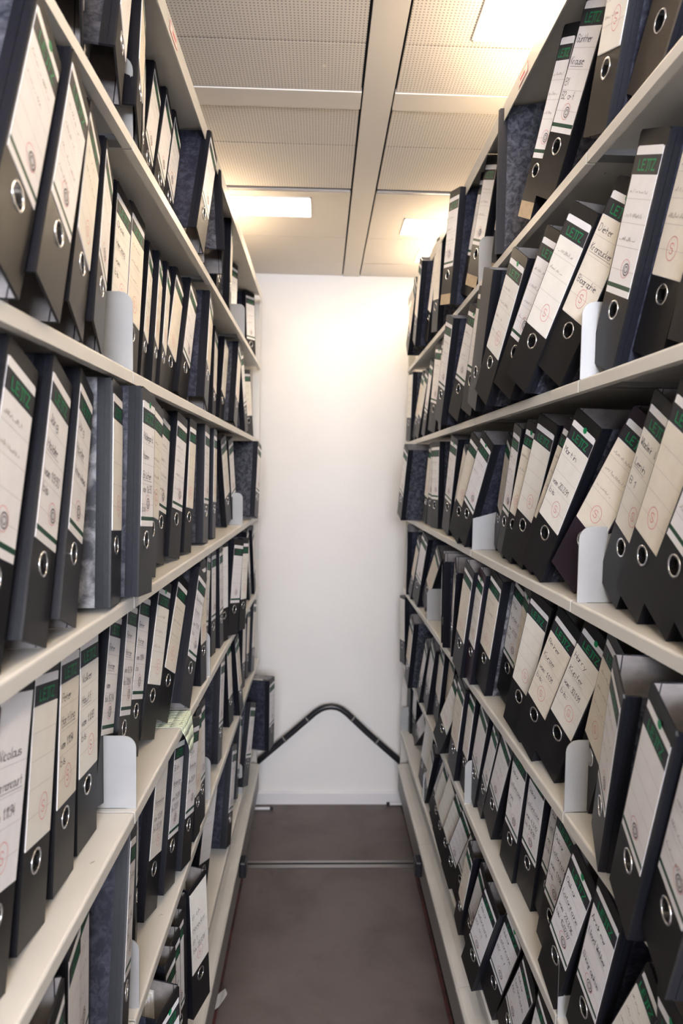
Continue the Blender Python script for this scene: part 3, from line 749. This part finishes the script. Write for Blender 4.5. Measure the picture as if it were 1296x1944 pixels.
 ('R5', 6, 0.08, 'L', '', 0.4382, 1.3219, -11.4, 4.9, 0.0),
 ('R5', 7, 0.08, 'L', '', 0.4268, 1.4141, -13.5, 4.7, 0.0),
 ('R5', 8, 0.08, 'L', '', 0.4272, 1.5835, -27.2, 1.9, 0.0),
 ('R5', 9, 0.055, 'L', '', 0.4269, 1.67, -27.8, 0.8, 0.0),
 ('R5', 10, 0.08, 'L', '', 0.4217, 1.7407, -23.6, 0.8, 0.0),
 ('R5', 11, 0.055, 'C', '', 0.4116, 1.8114, -16.6, 3.9, 0.0),
 ('R5', 12, 0.08, 'C', '', 0.3971, 1.8943, -18.6, 3.0, 0.0),
 ('R5', 13, 0.08, 'C', '', 0.3854, 2.0735, -36.6, 9.4, 0.0),
 ('R5', 14, 0.08, 'C', 'U', 0.4379, 2.2028, -19.4, 0.8, 0.0),
 ('R5', 15, 0.08, 'C', '', 0.4193, 2.2866, -19.5, 0.8, 0.0),
 ('R5', 16, 0.08, 'L', '', 0.4027, 2.4191, -28.3, 0.8, 0.0),
 ('R5', 17, 0.055, 'L', '', 0.3929, 2.5337, -34.3, 0.8, 0.0),
 ('R5', 18, 0.08, 'C', '', 0.3704, 2.7249, -21.0, 2.7, 0.0),
 ('R5', 19, 0.08, 'W', '', 0.3946, 3.0486, 3.1, 9.7, 0.0),
 ('R6', 0, 0.08, 'L', '', 0.4062, 1.1876, -19.3, 0.8, 0.0),
 ('R6', 1, 0.08, 'L', '', 0.4097, 1.3527, -31.7, 0.9, 0.0),
 ('R6', 2, 0.08, 'L', '', 0.4016, 1.4492, -26.1, 8.9, 0.0),
 ('R6', 3, 0.08, 'L', '', 0.373, 1.534, -26.2, 8.9, 0.0),
 ('R6', 4, 0.055, 'L', '', 0.3963, 1.6566, -28.1, 2.6, 0.0),
 ('R6', 5, 0.055, 'C', '', 0.3856, 1.7161, -23.7, 2.5, 0.0),
 ('R6', 6, 0.08, 'L', '', 0.4031, 1.8289, -31.3, 10.4, 0.0),
 ('R6', 7, 0.08, 'L', '', 0.3934, 1.9214, -31.4, 10.4, 0.0),
 ('R6', 8, 0.08, 'C', '', 0.397, 2.0205, -31.4, 9.4, 0.0),
 ('R6', 9, 0.08, 'W', '', 0.3993, 2.1241, -31.5, 7.5, 0.0),
 ('R6', 10, 0.08, 'C', '', 0.4044, 2.2228, -32.2, 7.4, 0.0),
 ('R6', 11, 0.055, 'W', '', 0.4151, 2.3206, -33.9, 6.9, 0.0),
 ('R6', 12, 0.055, 'C', '', 0.4079, 2.4257, -35.1, 0.0, 0.0),
 ('R6', 13, 0.055, 'W', '', 0.4162, 2.4969, -18.7, 8.5, 0.0),
 ('R6', 14, 0.055, 'W', '', 0.4143, 2.5618, -18.7, 7.2, 0.0),
 ('R6', 15, 0.08, 'L', '', 0.4427, 2.9527, -53.6, 3.6, 0.0),
 ('R6', 16, 0.08, 'L', '', 0.4504, 3.0261, -8.5, 3.6, 0.0),
 ('R6', 17, 0.08, 'N', '', 0.4385, 3.1052, 0.9, 3.5, 0.0),
]
BOOKENDS = [
 ('L1', 1.032, 0.120),
 ('L1', 2.476, 0.120),
 ('L2', 1.028, 0.120),
 ('L3', 2.448, 0.120),
 ('L4', 1.039, 0.120),
 ('L4', 1.738, 0.120),
 ('L5', 1.052, 0.120),
 ('L5', 1.753, 0.120),
 ('L6', 2.487, 0.120),
 ('R1', 1.730, 0.120),
 ('R2', 1.024, 0.120),
 ('R3', 1.004, 0.120),
 ('R3', 1.719, 0.120),
 ('R4', 1.026, 0.120),
 ('R4', 2.422, 0.120),
 ('R5', 1.023, 0.120),
 ('R5', 1.732, 0.120),
 ('R6', 2.418, 0.120),
 ('R6', 3.105, 0.120),
]
TEXT = {('L2', 4): ['Chaim', 'Herzog_', 'vom', 'bis'], ('L3', 1): ['Jörg', 'Haider_', 'vom 1.9.93', 'bis'], ('L3', 2): ['Jörg', 'Haider_', 'Interviews'],
 ('L3', 4): ['Hildegard', 'Hamm-', 'Brücher_', 'vom 1.6.93', 'bis'], ('L4', 1): ['Nicolaus', 'Harnoncourt_', 'vom 1.11.94', 'bis'],
 ('L4', 3): ['Peter', 'Hartling_', 'vom 1.11.94', 'bis'], ('L4', 4): ['Volker', 'Hauff_', 'vom 1.1.93', 'bis'],
 ('L4', 5): ['Peter', 'Hintze_', 'vom', 'bis 15.7.94'], ('L4', 6): ['Peter', 'Hintze_', 'vom 16.7.94', 'bis 31.10.94'], ('L4', 7): ['Peter', 'Hintze_', 'vom 1.11.94', 'bis'],
 ('L4', 10): ['Burkhard', 'Hirsch_', 'vom 1.9.95', 'bis'], ('L5', 3): ['Christoph', 'Hein_', 'vom 1.1.94', 'bis'],
 ('L5', 5): ['', 'Honecker_', 'vom 1.12.89', 'bis 20.3.91'], ('L5', 6): ['Erich', 'Honecker_', 'vom 21.5.89', 'bis 22.12.91'], ('L5', 7): ['Erich', 'Honecker_', 'vom 21.5.91', 'bis'],
 ('L6', 7): ['Erich', 'Honecker_', 'B 1', 'bis 20.3.91'], ('R1', 2): ['Günther', 'Krause_', 'B1', 'B2 a-f'], ('R2', 3): ['Dieter', 'Kronzucker_', '', 'Biographie'],
 ('R3', 3): ['Wladimir I.', 'Lenin_', 'B 1'], ('R3', 5): ['Martin', '', 'vom 20.3.91', 'bis'], ('R4', 8): ['Milan', 'Kundera_', 'vom 21.1.90', 'bis'],
 ('R4', 4): ['Harry', 'Kupfer_', 'vom: 30.1.91', 'bis:'], ('R4', 5): ['Reiner', 'Kunze_', 'vom: 1.1.91', 'bis:'], ('R5', 2): ['Andrew', 'Lloyd Webber_', '', 'Biographie'],
 ('R5', 3): ['Oskar', 'Lafontaine_', 'vom: 23.3.96', 'bis: 15.02.97'], ('R5', 4): ['Oskar', 'Lafontaine_', 'vom: 1.1.96', 'bis'], ('R5', 5): ['Oskar', 'Lafontaine_', 'vom 18.12.93', 'bis'],
 ('R5', 6): ['Oskar', 'Lafontaine_', 'vom 4.3.92', 'bis 17.12.93'], ('R5', 7): ['Oskar', 'Lafontaine_', 'vom', 'bis'], ('R6', 2): ['Oskar', 'Lafontaine_', 'B2 a-f'], ('R6', 3): ['Oskar', 'Lafontaine_', 'B2 a-c'],
 ('R6', 1): ['Oskar', 'Lafontaine_', 'B2']}
ORD = ['first','second','third','fourth','fifth','sixth','seventh','eighth','ninth','tenth','eleventh','twelfth','thirteenth','fourteenth','fifteenth','sixteenth','seventeenth','eighteenth','nineteenth','twentieth','twenty-first','twenty-second']
LOOK = {'L': 'white green-banded spine label', 'C': 'cream paper spine label', 'W': 'plain white spine label', 'N': 'bare dark cover showing'}
for i, (row, idx, wd, st, fl, X, Y, ln, yw, tl) in enumerate(BINDERS):
    side = -1 if row[0] == 'L' else 1; l = int(row[1])
    sd = 'left' if side < 0 else 'right'
    tint = 'plum' if 'U' in fl else ('tan-footed' if 'T' in fl else ('slim black' if wd < .06 else 'black'))
    lab = '%s binder, %s, %s from near end, %s rack, %s shelf down' % (tint, LOOK[st], ORD[idx], sd, ORD[l-1])
    body = 'spine_plum' if 'U' in fl else ('spine_warm_lit' if (row == 'R1' and idx == 0) else 'spine_black')
    make_binder(side, row, idx, wd, st, fl, (X, Y, ln, yw, tl, shelf_z(l)+.0008), TEXT.get((row, idx)), lab, 'binders on the %s rack, %s shelf down' % (sd, ORD[l-1]), body)

# ---------------------------------------------------------------- bookends: bent sheet metal with one rounded corner
def bookend(row, Y, hgt, idx):
    side = -1 if row[0] == 'L' else 1; l = int(row[1]); s = 1 if side < 0 else -1; x0 = XL if side < 0 else XR; z = shelf_z(l)
    t = empty('bookend', (x0 - s*.09, Y, z)); dp = .17; r = .02
    f = MB(); pr = [(-dp/2, .0), (dp/2, .0), (dp/2, hgt-r)] + [(dp/2-r+r*math.cos(a), hgt-r+r*math.sin(a)) for a in (.3, .6, .9, 1.2, 1.57)] + [(-dp/2+r, hgt), (-dp/2, hgt-r)]
    pr = [(s*(p[0]+.004), p[1]) for p in pr]
    if s < 0: pr = pr[::-1]
    f.prism(pr, 'y', -.0009, .0009, 'bookend_paint'); f.build('upright_plate', t)
    f = MB(); a, c = sorted((s*(-dp/2+.03), s*(dp/2-.012))); f.box((a, -.0009, .0), (c, .012, .0007), 'bookend_paint'); f.build('foot', t)
    sd = 'left' if side < 0 else 'right'
    tag(t, 'pale grey metal bookend%s on the %s rack, %s shelf down' % ((', farther one,' if idx else ', nearer one,') if row in BE2 else '', sd, ORD[l-1]), 'bookend', 'metal bookends on the racks')
BE2 = ('L1', 'L4', 'L5', 'R3', 'R4', 'R5', 'R6')
cnt = {}
for row, Y, hgt in BOOKENDS:
    bookend(row, Y, hgt, cnt.get(row, 0)); cnt[row] = cnt.get(row, 0) + 1

# ---------------------------------------------------------------- folding cable arm behind the rack ends
pts = [(-.325, -1.487), (-.24, -1.412), (-.11, -1.297), (-.02, -1.216), (.01, -1.196), (.035, -1.186), (.064, -1.182), (.093, -1.186), (.118, -1.196), (.148, -1.218), (.24, -1.306), (.34, -1.396), (.445, -1.488)]
t = empty('cable_arm', (.064, 3.26, 0)); tag(t, 'black bent cable arm forming a peak before the white end wall', 'cable arm')
f = MB(); f.tube([(x-.064, 0, z+H0) for x, z in pts], .0155, 'rubber_black', 14); f.build('arm_tube', t)
for k, (x, z) in enumerate(((-.17, -1.350), (-.055, -1.247), (.175, -1.243), (.30, -1.360))):
    f = MB(); d = Vector((1, 0, .9 if x < .06 else -.9)).normalized()*.004; p = Vector((x-.064, 0, z+H0)); f.tube([p-d, p+d], .0172, 'base_grey', 14); f.build('clip', t)
for sx in (-1, 1):
    f = MB(); x = -.325-.064 if sx < 0 else .445-.064; f.box((x-.012, -.10, -1.52+H0), (x+.012, .02, -1.45+H0), 'bookend_paint'); f.build('end_bracket', t)

# ---------------------------------------------------------------- small things
t = empty('floor_stop', (-.262, 3.28, 0)); tag(t, 'thin pale rod with a black tip on the floor, left far corner', 'stop rod', 'stop rods at the far end of the floor')
f = MB(); f.tube([(-.08, 0, .012), (.02, 0, .012)], .007, 'skirting', 10); f.build('rod', t); f = MB(); f.tube([(.02, 0, .012), (.036, 0, .012)], .009, 'rubber_black', 10); f.build('tip', t)
t = empty('floor_stop', (.40, 3.325, 0)); tag(t, 'thin pale rod with a black tip on the floor, right far corner', 'stop rod', 'stop rods at the far end of the floor')
f = MB(); f.tube([(.08, 0, .012), (-.02, 0, .012)], .007, 'skirting', 10); f.build('rod', t); f = MB(); f.tube([(-.02, 0, .012), (-.036, 0, .012)], .009, 'rubber_black', 10); f.build('tip', t)
def screw(x, y, lab):
    f = MB(); n = 12
    f.prism([(.005*math.cos(2*math.pi*k/n), .005*math.sin(2*math.pi*k/n)) for k in range(n)], 'z', .0, .002, 'chrome')
    o = f.build('floor_screw'); o.location = (x, y, .003); tag(o, lab, 'screw', 'shiny screws in the floor edging')
screw(.4345, 2.66, 'shiny screw head in the red floor edging along the right side')
screw(-.3185, 2.66, 'shiny screw head in the red floor edging along the left side')
# curled scrap of paper tape at the left floor edge
f = MB(); P = [(-.018, 0, .004), (-.004, .01, .008), (.008, .016, .018), (.018, .014, .022)]
rows = []
for k, p in enumerate(P):
    wdt = (.03, .032, .026, .003)[k]; rows.append([(p[0], p[1]-wdt, p[2]), (p[0], p[1]+wdt, p[2])])
for a, c in zip(rows[:-1], rows[1:]): f.poly([a[0], c[0], c[1], a[1]], 'paper', True); f.poly([(q[0], q[1], q[2]-.0006) for q in (a[1], c[1], c[0], a[0])], 'paper', True)
o = f.build('paper_scrap'); o.location = (-.306, 2.05, .002); tag(o, 'torn curled paper scrap at the left edge of the floor', 'paper scrap')
# yellow-green note draped over the shelf lip of the left rack
z4 = shelf_z(4); f = MB(); n = 10; cols = []
path = [(.075, .0012), (.05, .0014), (.025, .0018), (.006, .0022), (-.0008, .0010), (-.0025, -.008), (-.0045, -.030), (-.0055, -.058), (-.004, -.088)]
for k, (d, dz) in enumerate(path):
    r = []
    for j in range(n+1):
        u = j/n; yy = -.052 + .100*u
        if k > 5: yy = yy*(1 - .22*(k-5)) + .012*(k-5)
        wv = .0016*math.sin(u*7 + k) if k > 4 else .0
        r.append((-d + max(0, wv)*1, yy, dz))
    cols.append(r)
for a, c in zip(cols[:-1], cols[1:]):
    for j in range(n): f.poly([a[j], a[j+1], c[j+1], c[j]], 'note_paper', True)
o = f.build('paper_note'); o.location = (XL, 1.425, z4); md = o.modifiers.new('solid', 'SOLIDIFY'); md.thickness = .0004; md.offset = 1
tag(o, 'crumpled pale green note draped over the lip of the left rack shelf', 'paper note')
# red-framed stickers on the canopy fascias
for sd, x, y in (('left', XL, 1.28), ('right', XR, 1.36)):
    s = 1 if sd == 'left' else -1; f = MB(); xx = s*.0048; zc = .012
    def q(y0, y1, z0, z1, m, dx=0):
        p = [(xx+s*dx, y0, z0), (xx+s*dx, y1, z0), (xx+s*dx, y1, z1), (xx+s*dx, y0, z1)]; f.poly(p if s > 0 else p[::-1], m)
    q(-.03, .03, -.010, .010, 'ink_red'); q(-.028, .028, -.008, .008, 'label_ivory', .0002); q(-.012, .02, -.003, .003, 'ink_red', .0004)
    o = f.build('shelf_sticker'); o.location = (x, y, H0+.813); tag(o, 'small red framed sticker on the top fascia of the %s rack' % sd, 'sticker', 'red framed stickers on the racks')
